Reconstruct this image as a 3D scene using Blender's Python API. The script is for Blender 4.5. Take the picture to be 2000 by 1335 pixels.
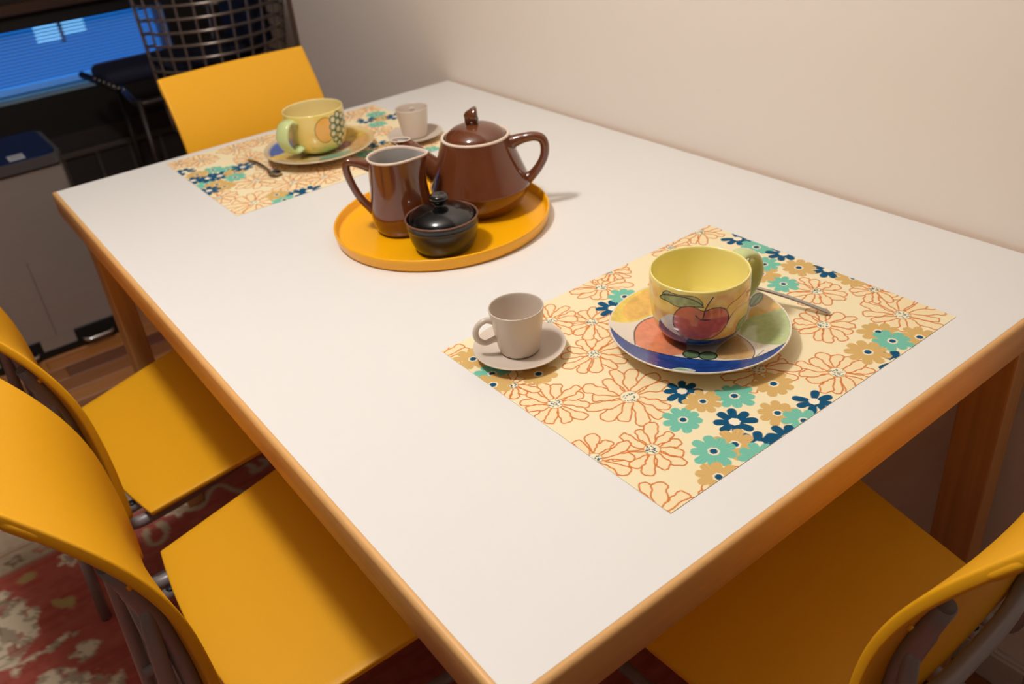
import bpy, bmesh, math, random
import numpy as np
from mathutils import Vector, Matrix

for o in list(bpy.data.objects):
    bpy.data.objects.remove(o, do_unlink=True)
S = bpy.context.scene
COL = S.collection
R = math.radians

# ------------------------------------------------------------ camera, world, lights, exposure
cd = bpy.data.cameras.new('camera')
cam = bpy.data.objects.new('camera', cd); COL.objects.link(cam)
cam.location = (1.7376, -1.0759, 1.2842)
cam.rotation_euler = (R(59.3514), R(4.8812), R(52.3285))
cd.sensor_width = 36.0
cd.lens = 1682.39 / 2000 * 36
cd.shift_x = -9.48 / 2000
cd.shift_y = -52.33 / 2000
cd.clip_start = 0.05
cd.dof.use_dof = True
cd.dof.focus_distance = 0.86
cd.dof.aperture_fstop = 6.3
S.camera = cam

W = bpy.data.worlds.new('World'); S.world = W
W.use_nodes = True
bg = W.node_tree.nodes['Background']
bg.inputs[0].default_value = (0.010, 0.20, 0.66, 1)
bg.inputs[1].default_value = 1.7


def lamp(name, loc, energy, color, radius):
    l = bpy.data.lights.new(name, 'POINT'); l.energy = energy; l.color = color; l.shadow_soft_size = radius
    o = bpy.data.objects.new(name, l); COL.objects.link(o); o.location = loc
    return o


lamp('pendant_light', (0.80, -1.00, 2.12), 48.0, (1.0, 0.975, 0.955), 0.085)
fl = bpy.data.lights.new('fill_light', 'AREA'); fl.energy = 1.0; fl.color = (1.0, 0.95, 0.90); fl.shape = 'DISK'; fl.size = 0.7  # unseen fill light added to lift the shaded areas a little
flo = bpy.data.objects.new('fill_light', fl); COL.objects.link(flo); flo.location = (2.2, -2.2, 2.38)

vs = S.view_settings
S.display_settings.display_device = 'sRGB'
vs.view_transform = 'Standard'; vs.look = 'None'; vs.exposure = 0.0; vs.gamma = 1.0
vs.use_curve_mapping = False


# ------------------------------------------------------------ helpers
def lin(c):
    return tuple(((x / 255) / 12.92 if x / 255 <= 0.04045 else ((x / 255 + 0.055) / 1.055) ** 2.4) for x in c)


def mat(name, rgb, rough=0.5, metal=0.0, spec=0.5, coat=0.0, bump=None, var=None, noise=None):
    m = bpy.data.materials.new(name); m.use_nodes = True
    nt = m.node_tree; b = nt.nodes['Principled BSDF']
    c = lin(rgb)
    b.inputs['Base Color'].default_value = (*c, 1)
    b.inputs['Roughness'].default_value = rough
    b.inputs['Metallic'].default_value = metal
    b.inputs['Specular IOR Level'].default_value = spec
    b.inputs['Coat Weight'].default_value = coat
    b.inputs['Coat Roughness'].default_value = 0.05
    tc = nt.nodes.new('ShaderNodeTexCoord')
    if var:   # (scale xyz, amount)
        mp = nt.nodes.new('ShaderNodeMapping'); mp.inputs['Scale'].default_value = var[0]
        n = nt.nodes.new('ShaderNodeTexNoise'); n.inputs['Scale'].default_value = 1.0; n.inputs['Detail'].default_value = 6
        r = nt.nodes.new('ShaderNodeValToRGB')
        a = var[1]
        r.color_ramp.elements[0].position = 0.3; r.color_ramp.elements[1].position = 0.7
        r.color_ramp.elements[0].color = (*[x * (1 - a) for x in c], 1)
        r.color_ramp.elements[1].color = (*[min(1, x * (1 + a)) for x in c], 1)
        nt.links.new(tc.outputs['Object'], mp.inputs[0]); nt.links.new(mp.outputs[0], n.inputs[0])
        nt.links.new(n.outputs[0], r.inputs[0]); nt.links.new(r.outputs[0], b.inputs['Base Color'])
    if bump:  # (scale, strength)
        n2 = nt.nodes.new('ShaderNodeTexNoise'); n2.inputs['Scale'].default_value = bump[0]; n2.inputs['Detail'].default_value = 4
        bp = nt.nodes.new('ShaderNodeBump'); bp.inputs['Strength'].default_value = bump[1]; bp.inputs['Distance'].default_value = 0.001
        nt.links.new(tc.outputs['Object'], n2.inputs[0]); nt.links.new(n2.outputs[0], bp.inputs['Height'])
        nt.links.new(bp.outputs[0], b.inputs['Normal'])
    return m


def vmat(name, rough=0.4, coat=0.0, grain=0.0, bump=None):
    m = mat(name, (255, 255, 255), rough, coat=coat, bump=bump)
    nt = m.node_tree; b = nt.nodes['Principled BSDF']
    a = nt.nodes.new('ShaderNodeVertexColor'); a.layer_name = 'paint'
    if grain:
        tc = nt.nodes.new('ShaderNodeTexCoord'); n = nt.nodes.new('ShaderNodeTexNoise')
        n.inputs['Scale'].default_value = 420; n.inputs['Detail'].default_value = 3
        mx = nt.nodes.new('ShaderNodeMix'); mx.data_type = 'RGBA'; mx.blend_type = 'MULTIPLY'
        mx.inputs[0].default_value = grain
        nt.links.new(tc.outputs['Object'], n.inputs[0])
        nt.links.new(a.outputs[0], mx.inputs[6]); nt.links.new(n.outputs[0], mx.inputs[7])
        nt.links.new(mx.outputs[2], b.inputs['Base Color'])
    else:
        nt.links.new(a.outputs[0], b.inputs['Base Color'])
    return m


def tag(o, label=None, cat=None, group=None, kind=None):
    if label: o['label'] = label
    if cat: o['category'] = cat
    if group: o['group'] = group
    if kind: o['kind'] = kind
    return o


def empty(name, loc=(0, 0, 0), rz=0):
    o = bpy.data.objects.new(name, None); COL.objects.link(o)
    o.location = loc; o.rotation_euler = (0, 0, rz); o.empty_display_size = 0.05
    return o


def link(name, me, m, parent=None, smooth=True, loc=None):
    if m: me.materials.append(m)
    if smooth:
        me.polygons.foreach_set('use_smooth', [True] * len(me.polygons))
    o = bpy.data.objects.new(name, me); COL.objects.link(o)
    if parent: o.parent = parent
    if loc: o.location = loc
    return o


def frombm(name, bm, m, parent=None, smooth=False, loc=None):
    bmesh.ops.recalc_face_normals(bm, faces=bm.faces)
    me = bpy.data.meshes.new(name); bm.to_mesh(me); bm.free()
    return link(name, me, m, parent, smooth, loc)


def box_bm(bm, x0, x1, y0, y1, z0, z1, bev=0.0, seg=1):
    b = bmesh.new()
    g = bmesh.ops.create_cube(b, size=1.0)
    for v in g['verts']:
        v.co = Vector(((x0 + x1) / 2 + v.co.x * (x1 - x0), (y0 + y1) / 2 + v.co.y * (y1 - y0), (z0 + z1) / 2 + v.co.z * (z1 - z0)))
    if bev:
        bmesh.ops.bevel(b, geom=b.edges[:], offset=bev, segments=seg, affect='EDGES', profile=0.5)
    t = bpy.data.meshes.new('tmp'); b.to_mesh(t); b.free(); bm.from_mesh(t); bpy.data.meshes.remove(t)


def box(name, x0, x1, y0, y1, z0, z1, m, parent=None, bev=0.0, seg=1, smooth=False):
    bm = bmesh.new(); box_bm(bm, x0, x1, y0, y1, z0, z1, bev, seg)
    return frombm(name, bm, m, parent, smooth)


def gridmesh(P, closed_u=False):
    """P: array (n, m, 3) -> mesh"""
    n, m_ = P.shape[:2]
    idx = np.arange(n * m_).reshape(n, m_)
    if closed_u:
        a = idx; b = np.roll(idx, -1, axis=0)
        q = np.stack([a[:, :-1], b[:, :-1], b[:, 1:], a[:, 1:]], -1).reshape(-1, 4)
    else:
        q = np.stack([idx[:-1, :-1], idx[1:, :-1], idx[1:, 1:], idx[:-1, 1:]], -1).reshape(-1, 4)
    me = bpy.data.meshes.new('grid')
    me.vertices.add(n * m_); me.vertices.foreach_set('co', P.reshape(-1).astype(np.float32))
    me.loops.add(q.size); me.loops.foreach_set('vertex_index', q.reshape(-1).astype(np.int32))
    me.polygons.add(len(q)); me.polygons.foreach_set('loop_start', np.arange(0, q.size, 4, dtype=np.int32))
    me.update(calc_edges=True)
    return me


def paint(me, cols):
    a = me.color_attributes.new('paint', 'FLOAT_COLOR', 'POINT')
    c = np.ones((len(me.vertices), 4), np.float32); c[:, :3] = cols.reshape(-1, 3)
    a.data.foreach_set('color', c.reshape(-1))


def resample(prof, step):
    P = [np.array(prof[0], float)]
    for a, b in zip(prof, prof[1:]):
        a = np.array(a, float); b = np.array(b, float)
        k = max(1, int(math.ceil(np.hypot(*(b - a)) / step)))
        for i in range(1, k + 1): P.append(a + (b - a) * i / k)
    return np.array(P)


def smoothprof(prof, it=1):
    """Chaikin rounding, end points kept"""
    P = [np.array(p, float) for p in prof]
    for _ in range(it):
        Q = [P[0]]
        for a, b in zip(P, P[1:]):
            Q.append(a * .75 + b * .25); Q.append(a * .25 + b * .75)
        Q.append(P[-1]); P = Q
    return [tuple(p) for p in P]


def lathe_mesh(prof, seg=96, rfun=None):
    P = np.array(prof, float)
    th = np.linspace(0, 2 * np.pi, seg, endpoint=False)
    r = P[:, 0][None, :] * np.ones((seg, 1))
    if rfun is not None: r = rfun(th[:, None], P[:, 0][None, :], P[:, 1][None, :])
    X = np.stack([r * np.cos(th)[:, None], r * np.sin(th)[:, None], np.broadcast_to(P[:, 1], r.shape)], -1)
    return gridmesh(X, True)


def lathe(name, prof, m, parent=None, seg=96, loc=None, rfun=None):
    return link(name, lathe_mesh(prof, seg, rfun), m, parent, True, loc)


def sweep_mesh(pts, radii, seg=16, flat=1.0, caps=True, sub=6, up=None):
    """tube along a Catmull-Rom spline; radii per control point; flat squashes the local side axis"""
    P = np.array(pts, float); Rr = np.array(radii, float) if np.ndim(radii) else np.full(len(P), radii)
    if sub > 1:
        Q = []; RR = []
        Pe = np.vstack([2 * P[0] - P[1], P, 2 * P[-1] - P[-2]])
        for i in range(len(P) - 1):
            p0, p1, p2, p3 = Pe[i:i + 4]
            for k in range(sub):
                t = k / sub
                Q.append(.5 * ((2 * p1) + (-p0 + p2) * t + (2 * p0 - 5 * p1 + 4 * p2 - p3) * t * t + (-p0 + 3 * p1 - 3 * p2 + p3) * t ** 3))
                RR.append(Rr[i] * (1 - t) + Rr[i + 1] * t)
        Q.append(P[-1]); RR.append(Rr[-1]); P = np.array(Q); Rr = np.array(RR)
    n = len(P)
    T = np.gradient(P, axis=0); T /= np.linalg.norm(T, axis=1)[:, None]
    u = np.array(up, float) if up is not None else (np.array([0, 0, 1.]) if abs(T[0][2]) < .9 else np.array([1., 0, 0]))
    rows = []
    N = np.cross(u, T[0]); N /= np.linalg.norm(N)
    for i in range(n):
        N = N - T[i] * (N @ T[i]); N /= np.linalg.norm(N)
        B = np.cross(T[i], N)
        a = np.linspace(0, 2 * np.pi, seg, endpoint=False)
        rows.append(P[i] + Rr[i] * (np.cos(a)[:, None] * N * flat + np.sin(a)[:, None] * B))
    G = np.array(rows)
    if caps:
        c0 = np.repeat(P[0][None], seg, 0); c1 = np.repeat(P[-1][None], seg, 0)
        G = np.concatenate([[c0], [G[0] * .15 + c0 * .85], G, [G[-1] * .15 + c1 * .85], [c1]])
    return gridmesh(np.transpose(G, (1, 0, 2)), True)


def sweep(name, pts, radii, m, parent=None, loc=None, **k):
    return link(name, sweep_mesh(pts, radii, **k), m, parent, True, loc)


def bez(me_pts, r=0.03, n=5):
    """round the corners of a polyline by radius r"""
    P = [np.array(p, float) for p in me_pts]; out = [P[0]]
    for a, b, c in zip(P, P[1:], P[2:]):
        d1 = a - b; d2 = c - b; l1 = np.linalg.norm(d1); l2 = np.linalg.norm(d2)
        k = min(r, l1 * .45, l2 * .45); s = b + d1 / l1 * k; e = b + d2 / l2 * k
        for i in range(n + 1):
            t = i / n; out.append(s * (1 - t) ** 2 + 2 * b * t * (1 - t) + e * t * t)
    out.append(P[-1]); return out


def copy_tree(o, parent=None):
    c = o.copy(); COL.objects.link(c)
    if parent: c.parent = parent
    for ch in list(o.children): copy_tree(ch, c)
    return c


# painting helpers (numpy, in the object's own surface coordinates)
def seg_dist(X, Y, ax, ay, bx, by):
    dx, dy = bx - ax, by - ay; L = dx * dx + dy * dy + 1e-18
    t = np.clip(((X - ax) * dx + (Y - ay) * dy) / L, 0, 1)
    return np.hypot(X - ax - t * dx, Y - ay - t * dy)


def poly_sd(X, Y, P):
    """signed distance to a closed polygon, negative inside"""
    d = np.full(X.shape, 1e9); ins = np.zeros(X.shape, bool)
    n = len(P)
    for i in range(n):
        (ax, ay), (bx, by) = P[i], P[(i + 1) % n]
        d = np.minimum(d, seg_dist(X, Y, ax, ay, bx, by))
        c = (ay > Y) != (by > Y)
        if ay != by: ins ^= c & (X < (bx - ax) * (Y - ay) / (by - ay) + ax)
    return np.where(ins, -d, d)


def line_d(X, Y, P):
    d = np.full(X.shape, 1e9)
    for (ax, ay), (bx, by) in zip(P, P[1:]): d = np.minimum(d, seg_dist(X, Y, ax, ay, bx, by))
    return d


def chaikin(P, it=2, closed=True):
    P = [np.array(p, float) for p in P]
    for _ in range(it):
        Q = []
        n = len(P)
        rng = range(n) if closed else range(n - 1)
        if not closed: Q.append(P[0])
        for i in rng:
            a, b = P[i], P[(i + 1) % n]; Q += [a * .75 + b * .25, a * .25 + b * .75]
        if not closed: Q.append(P[-1])
        P = Q
    return [tuple(p) for p in P]


def blend(C, mask, rgb, sh=None):
    c = np.array(lin(rgb)); m = np.clip(mask, 0, 1)[..., None]
    if sh is not None: c = c[None] * sh[..., None]
    C[...] = C * (1 - m) + c * m


def vnoise(X, Y, seed=0, sc=1.0):
    """cheap smooth value noise 0..1"""
    rs = np.random.RandomState(seed); T_ = rs.rand(64, 64)
    x = X * sc; y = Y * sc; xi = np.floor(x).astype(int); yi = np.floor(y).astype(int)
    fx = x - xi; fy = y - yi; fx = fx * fx * (3 - 2 * fx); fy = fy * fy * (3 - 2 * fy)
    g = lambda i, j: T_[(xi + i) % 64, (yi + j) % 64]
    return (g(0, 0) * (1 - fx) + g(1, 0) * fx) * (1 - fy) + (g(0, 1) * (1 - fx) + g(1, 1) * fx) * fy


# ------------------------------------------------------------ materials
M = dict(
    wall=mat('warm_white_paint', (241, 230, 218), 0.9, bump=(180, 0.10)),
    ceil=mat('ceiling_paint', (196, 190, 182), 0.95),
    taupe=mat('taupe_paint', (150, 138, 126), 0.9),
    laminate=mat('white_laminate', (235, 232, 227), 0.33, spec=0.4, bump=(900, 0.015)),
    beech=mat('beech_wood', (224, 172, 108), 0.42, var=((1.5, 60, 60), 0.12), bump=(300, 0.05)),
    beech_y=mat('beech_wood_cross', (220, 168, 104), 0.42, var=((60, 1.5, 60), 0.12), bump=(300, 0.05)),
    beech_z=mat('beech_wood_upright', (208, 152, 90), 0.45, var=((60, 60, 1.5), 0.12), bump=(300, 0.05)),
    plastic=mat('yellow_plastic', (248, 180, 28), 0.45, spec=0.35, bump=(700, 0.05)),
    tube=mat('grey_lacquered_steel', (152, 146, 148), 0.36, metal=0.2, spec=0.5),
    cap=mat('grey_plastic_cap', (120, 114, 112), 0.5),
    dark=mat('dark_screw', (30, 26, 24), 0.5),
    tray=mat('orange_tray_plastic', (255, 180, 8), 0.30, spec=0.5),
    brown=mat('brown_glaze', (106, 56, 30), 0.10, spec=0.6, coat=0.6, var=((30, 30, 12), 0.10)),
    glaze_white=mat('grey_white_glaze', (196, 190, 184), 0.22, coat=0.3),
    rimwhite=mat('unglazed_pale_rim', (232, 210, 190), 0.35),
    black=mat('black_glaze', (9, 10, 12), 0.16, coat=0.5),
    blackm=mat('black_satin_glaze', (24, 26, 30), 0.28, coat=0.2),
    rimbrown=mat('brown_glaze_rim', (120, 82, 66), 0.35),
    beige=mat('beige_stoneware', (216, 200, 184), 0.30, spec=0.5, coat=0.2),
    steel=mat('polished_steel', (190, 186, 182), 0.18, metal=1.0),
    brushed=mat('brushed_steel', (172, 164, 157), 0.36, metal=0.45, var=((2, 2, 120), 0.025)),
    lidreflect=mat('window_reflection_lid', (10, 34, 78), 0.22, spec=0.6),  # blue reflection of the window painted into the lid's base colour
    lidrim=mat('grey_lid_rim', (104, 102, 104), 0.35, metal=0.5),
    blackplastic=mat('black_plastic', (12, 12, 13), 0.5),
    label=mat('pale_sticker', (196, 200, 208), 0.35),
    frame_shade=mat('dark_frame_and_shade', (26, 19, 16), 0.6, var=((40, 3, 40), 0.2)),  # near-black also stands in for shade on the unlit window wall
    brownwood=mat('brown_wood_rail', (74, 46, 28), 0.55, var=((40, 3, 40), 0.25)),
    panel=mat('shaded_grey_panel', (50, 42, 40), 0.6),  # dark tone carries the dim light at the far wall
    seam=mat('panel_rib', (84, 74, 68), 0.6),
    chrome=mat('dull_chrome_wire', (178, 166, 156), 0.26, metal=0.8),
    blacktube=mat('dark_brown_steel_tube', (58, 48, 44), 0.4, metal=0.4),
    navy=mat('dark_navy_fabric', (20, 24, 48), 0.8, bump=(300, 0.3)),
    baseb=mat('pale_baseboard_paint', (206, 194, 182), 0.6),
    cornerb=mat('brown_corner_bead', (90, 66, 50), 0.6),
)
gl = mat('window_glass', (235, 245, 255), 0.02); gb = gl.node_tree.nodes['Principled BSDF']
gb.inputs['Transmission Weight'].default_value = 1.0; gb.inputs['IOR'].default_value = 1.02
M['glass'] = gl
# blind slats: thin white plastic that lets the blue evening light through
bs = mat('blind_slat', (225, 232, 240), 0.5); nt = bs.node_tree
tr = nt.nodes.new('ShaderNodeBsdfTranslucent'); tr.inputs[0].default_value = (.22, .46, .62, 1)
mx = nt.nodes.new('ShaderNodeMixShader'); mx.inputs[0].default_value = 0.7
nt.links.new(nt.nodes['Principled BSDF'].outputs[0], mx.inputs[1]); nt.links.new(tr.outputs[0], mx.inputs[2])
nt.links.new(mx.outputs[0], nt.nodes['Material Output'].inputs[0])
M['slat'] = bs
M['rail'] = mat('pale_rail', (236, 240, 246), 0.35); _nt = M['rail'].node_tree
_t = _nt.nodes.new('ShaderNodeBsdfTranslucent'); _t.inputs[0].default_value = (.6, .95, 1, 1); _m = _nt.nodes.new('ShaderNodeMixShader'); _m.inputs[0].default_value = 0.75
_nt.links.new(_nt.nodes['Principled BSDF'].outputs[0], _m.inputs[1]); _nt.links.new(_t.outputs[0], _m.inputs[2]); _nt.links.new(_m.outputs[0], _nt.nodes['Material Output'].inputs[0])
em = bpy.data.materials.new('lit_pane'); em.use_nodes = True
eb = em.node_tree.nodes['Principled BSDF']; eb.inputs['Base Color'].default_value = (0.1, 0.2, 0.3, 1)
eb.inputs['Emission Color'].default_value = (0.25, 0.65, 1.0, 1); eb.inputs['Emission Strength'].default_value = 2.2
M['litpane'] = em
wood_tones = [mat('parquet_tone_%d' % i, c, 0.35, var=((60, 3, 20), 0.18)) for i, c in enumerate([(168, 106, 52), (146, 88, 42), (124, 70, 36), (178, 116, 60), (112, 62, 32)])]
for i, m_ in enumerate(wood_tones): m_.name = 'parquet_tone'

# ------------------------------------------------------------ room shell
XB = -2.10      # back wall
tag(box('floor', XB - .1, 3.4, -3.4, 0.8, -0.05, -0.0045, wood_tones[2]), kind='structure')
floor = bpy.data.objects['floor']
rs = random.Random(4)
pw = 0.072
proto = {}
x = -1.42; row = 0
while x < -0.22:
    y = -1.55 - rs.random() * .3
    while y < -0.02:
        L_ = rs.choice((0.26, 0.32, 0.38)); y1 = min(y + L_, 0.0)
        key = (round(y1 - y, 2), rs.randrange(5))
        if key not in proto:
            bm = bmesh.new(); box_bm(bm, 0.0006, pw - .0006, 0.0006, key[0] - .0006, -0.0045, 0, 0.0008)
            me = bpy.data.meshes.new('plank'); bm.to_mesh(me); bm.free(); me.materials.append(wood_tones[key[1]]); proto[key] = me
        o = bpy.data.objects.new('plank', proto[key]); COL.objects.link(o); o.parent = floor; o.location = (x, y, 0)
        y = y1
        if y1 >= 0: break
    x += pw
# the rest of the boards lie under the rug or out of the picture: plain strips, still geometry
bm = bmesh.new()
x = -0.22
while x < 3.3:
    y = -3.3 + rs.random() * .5
    while y < 0:
        y1 = min(y + .9, 0.0); box_bm(bm, x + .0006, min(x + pw, 3.3) - .0006, y + .0006, y1 - .0006, -0.0045, 0); y = y1
    x += pw
o = frombm('floor_boards', bm, wood_tones[1], floor); o['kind'] = 'stuff'

tag(box('ceiling', XB - .1, 3.4, -3.4, 0.8, 2.45, 2.5, M['ceil']), kind='structure')
tag(box('wall_right', -0.84, 3.4, 0.0075, 0.8, 0, 2.45, M['wall']), kind='structure')
tag(box('wall_right_far', XB, -0.84, 0.7, 0.8, 0, 2.45, M['wall']), kind='structure')
tag(box('wall_left', XB, 3.4, -3.4, -3.3, 0, 2.45, M['taupe']), kind='structure')
tag(box('wall_front', 3.3, 3.4, -3.3, 0.008, 0, 2.45, M['taupe']), kind='structure')
tag(box('trim_1', -0.850, -0.838, -0.004, 0.010, 0, 2.45, M['cornerb'], bev=0.002), kind='structure')
bm = bmesh.new(); box_bm(bm, -0.84, 3.3, -0.006, 0.0073, 0.0, 0.062, 0.002); box_bm(bm, -0.84, 3.3, -0.002, 0.0073, 0.060, 0.068, 0.002)
tag(frombm('baseboard_right', bm, M['baseb']), kind='structure')
# back wall with a low wide window opening
wy0, wy1, wz0, wz1 = -1.55, -0.025, 0.468, 0.718
bm = bmesh.new()
box_bm(bm, XB - .1, XB, -3.3, wy0, 0, 2.45); box_bm(bm, XB - .1, XB, wy1, 0.8, 0, 2.45)
box_bm(bm, XB - .1, XB, wy0, wy1, 0, wz0); box_bm(bm, XB - .1, XB, wy0, wy1, wz1, 2.45)
wb = tag(frombm('wall_back', bm, M['wall']), kind='structure')
# added lining whose dark colour stands in for the unlit wall around the window
bm = bmesh.new()
box_bm(bm, XB, XB + .03, wy0 - .6, wy0, 0, 2.3, .002); box_bm(bm, XB, XB + .03, wy1, 0.33, 0, 2.3, .002)
box_bm(bm, XB, XB + .03, wy0, wy1, 0.0, wz0, .002); box_bm(bm, XB, XB + .03, wy0, wy1, wz1, 2.3, .002)
tag(frombm('shade_lining', bm, M['frame_shade']), kind='structure')
tag(box('trim_3', XB + .03, XB + .075, -2.1, 0.30, 0.775, 0.815, M['brownwood'], bev=.004), kind='structure')
win = tag(empty('window_1', (XB, 0, 0)), kind='structure')
box('window_pane', -0.072, -0.068, wy0, wy1, wz0, wz1, M['glass'], win)
bm = bmesh.new()
box_bm(bm, -.085, -.055, wy0, wy1, wz0, wz0 + .012, .001); box_bm(bm, -.085, -.055, wy0, wy1, wz1 - .012, wz1, .001)
box_bm(bm, -.085, -.055, wy0, wy0 + .02, wz0, wz1, .001); box_bm(bm, -.085, -.055, wy1 - .02, wy1, wz0, wz1, .001)
frombm('window_frame', bm, M['frame_shade'], win)
box('window_sill', -.05, .036, wy0, wy1, wz0 - .004, wz0 + .004, M['rail'], win, bev=.001)
box('bottom_rail', -.040, -.026, wy0 + .01, wy1 - .01, wz0 + .014, wz0 + .040, M['rail'], win, bev=.002)
bm = bmesh.new()
for k in range(2):
    a = R(52); w = .0125
    prof = [(-w, 0), (0, .0016), (w, 0)]
    pass
ys = (wy0 + .01, wy1 - .01)
G = np.array([[[u * math.cos(R(58)) - c * math.sin(R(58)), y, u * math.sin(R(58)) + c * math.cos(R(58))] for (u, c) in ((-.0062, 0), (0, .0014), (.0062, 0), (0, .0008), (-.0062, 0))] for y in ys])
sm = gridmesh(G); sm.materials.append(M['slat'])
z = wz0 + .050
while z < wz1 - .005:
    o = bpy.data.objects.new('blind_slat', sm); COL.objects.link(o); o.parent = win; o.location = (-.032, 0, z); z += .0128
bm.free()
# wall panels below the window: one thing per seam in the picture
y = -1.75
pm = None
while y < 0.25:
    bm = bmesh.new(); box_bm(bm, XB + .030, XB + .042, y + .006, y + .124, 0.02, 0.205, .003)
    o = frombm('panel', bm, M['panel'], wb)
    bm = bmesh.new(); box_bm(bm, XB + .030, XB + .050, y - .006, y + .006, 0.02, 0.212, .002)
    o = frombm('panel_rib', bm, M['seam'], wb)
    y += .130
box('panel_rail', XB + .030, XB + .056, -1.76, 0.25, 0.212, 0.236, M['seam'], wb, bev=.002)
box('panel_ledge', XB + .030, XB + .046, -1.76, 0.25, 0.238, 0.305, M['panel'], wb, bev=.002)
# lit window of the house outside
lw = tag(empty('window_2', (-4.6, -0.55, 0)), kind='structure')
box('pane', 0, .02, .40, .54, .235, .34, M['litpane'], lw); box('pane', 0, .02, .565, .70, .265, .34, M['litpane'], lw)
box('window_frame', -.02, .03, .542, .563, .225, .35, M['frame_shade'], lw)

# ------------------------------------------------------------ rug
def make_rug():
    x0, x1, y0, y1 = -0.34, 2.3, -2.2, -0.16
    st = 0.0055
    xs = np.arange(x0, x1, st); ys_ = np.arange(y0, y1, st)
    X, Y = np.meshgrid(xs, ys_, indexing='ij')
    Z = 0.009 + 0.0008 * vnoise(X, Y, 1, 60)
    C = np.zeros(X.shape + (3,))
    n1 = vnoise(X, Y, 2, 90); n2 = vnoise(X * 3, Y * .6, 3, 22); n3 = vnoise(X, Y, 5, 28); n4 = vnoise(X, Y, 6, 9)
    str_ = vnoise(X, Y * .16, 12, 110); str2 = vnoise(X, Y * .2, 13, 55)
    C[:] = lin((196, 96, 78))
    blend(C, .55 * (str_ > .55), (172, 72, 58)); blend(C, .4 * np.clip((str2 - .5) * 4, 0, 1), (192, 108, 90))
    blend(C, .35 * n1, (140, 56, 46))
    def motif(P, fill, line, r=.0, rag=.012, inner=True):
        d = poly_sd(X, Y, P) + (n3 - .5) * rag * 2 + (n1 - .5) * rag
        m = np.clip(-(d - r) / .005, 0, 1); blend(C, m, fill)
        if inner:
            blend(C, m * .6 * (vnoise(X, Y, 8, 75) > .62), line)
            blend(C, m * .75 * np.clip(1 - np.abs(vnoise(X, Y, 9, 42) - .5) / .07, 0, 1), line)
            blend(C, m * .7 * (vnoise(X, Y, 14, 50) > .74), (170, 78, 62))
    cream = (238, 220, 188); tan_ = (132, 108, 82); gold = (190, 158, 100)
    motif([(.06, -1.27), (.085, -1.235), (.12, -1.212), (.18, -1.205), (.23, -1.212), (.26, -1.225), (.285, -1.26), (.29, -1.42), (.07, -1.42)], cream, tan_, .004)
    motif([(.068, -1.222), (.05, -1.200), (.058, -1.172), (.082, -1.178), (.085, -1.20)], gold, tan_, .0, .006, False)
    motif([(.175, -1.17), (.19, -1.135), (.215, -1.128), (.225, -1.15), (.205, -1.165)], gold, tan_, .0, .014, False)
    motif([(.28, -1.205), (.27, -1.17), (.29, -1.165), (.305, -1.20), (.30, -1.235), (.32, -1.26), (.30, -1.27), (.28, -1.235)], cream, tan_, .002, .016)
    motif([(.335, -1.19), (.32, -1.16), (.34, -1.13), (.37, -1.135), (.375, -1.165)], cream, tan_, .004, .014)
    motif([(.35, -1.26), (.35, -1.20), (.37, -1.17), (.41, -1.14), (.47, -1.11), (.52, -1.16), (.50, -1.3), (.4, -1.33)], cream, tan_, .002, .016)
    for (cx, cy, rr) in ((.07, -1.11, .026), (.30, -1.045, .022), (.075, -.885, .03), (.62, -1.30, .06), (.9, -1.25, .05)):
        d = np.hypot(X - cx, Y - cy) * (1 + .25 * np.sin(6 * np.arctan2(Y - cy, X - cx)))
        blend(C, np.clip((rr - d) / .004, 0, 1), cream); blend(C, .8 * np.clip((rr * .68 - d) / .004, 0, 1), (150, 122, 106))
        blend(C, .8 * np.clip((rr * .3 - d) / .003, 0, 1), (186, 120, 96))
    for P in ([(.03, -.93), (.07, -.91), (.10, -.875), (.115, -.84), (.075, -.815), (.065, -.785), (.11, -.77), (.14, -.75)],
              [(.10, -.965), (.15, -.975), (.165, -.95), (.13, -.925), (.10, -.935)],
              [(.03, -.72), (.06, -.70), (.09, -.715), (.075, -.665), (.05, -.68)]):
        d = line_d(X, Y, chaikin(P, 2, False)) + (n3 - .5) * .006
        blend(C, np.clip((.0085 - d) / .003, 0, 1), (196, 172, 140))
    # scattered motifs over the rest of the field
    rr_ = random.Random(9)
    for k in range(60):
        cx = rr_.uniform(.12, 2.2); cy = rr_.uniform(-2.1, -.2)
        if cx < .62 and cy < -.95 and cy > -1.3: continue
        rr = rr_.uniform(.02, .07)
        sel = (abs(X - cx) < rr * 1.8) & (abs(Y - cy) < rr * 1.8)
        d = np.hypot(X[sel] - cx, (Y[sel] - cy)) * (1 + .3 * np.sin(rr_.choice((5, 6, 7)) * np.arctan2(Y[sel] - cy, X[sel] - cx)))
        sub = C[sel]; blend(sub, np.clip((rr - d) / .005, 0, 1), rr_.choice((cream, cream, gold)))
        blend(sub, .8 * np.clip((rr * .55 - d) / .004, 0, 1), rr_.choice((tan_, (160, 70, 56)))); C[sel] = sub
    # border towards the window
    b1 = np.clip((.030 - X) / .003, 0, 1); blend(C, b1, (190, 168, 140), 0.9 + .2 * n1)
    blend(C, np.clip(1 - np.abs(X - .026) / .005, 0, 1), (142, 60, 52))
    blend(C, np.clip(1 - np.abs(X + .036) / .004, 0, 1), (150, 84, 72))
    blend(C, np.clip(1 - np.abs(X + .046) / .003, 0, 1), (130, 100, 84))
    for k in range(40):
        cy = -2.2 + k * .055
        d = np.hypot((X + .005) * 1.2, Y - cy) * (1 + .3 * np.sin(4 * np.arctan2(Y - cy, X)))
        blend(C, .8 * np.clip((.017 - d) / .003, 0, 1), (176, 100, 82) if k % 2 else (110, 88, 66))
        blend(C, .8 * np.clip((.008 - d) / .003, 0, 1), (196, 176, 146))
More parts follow.
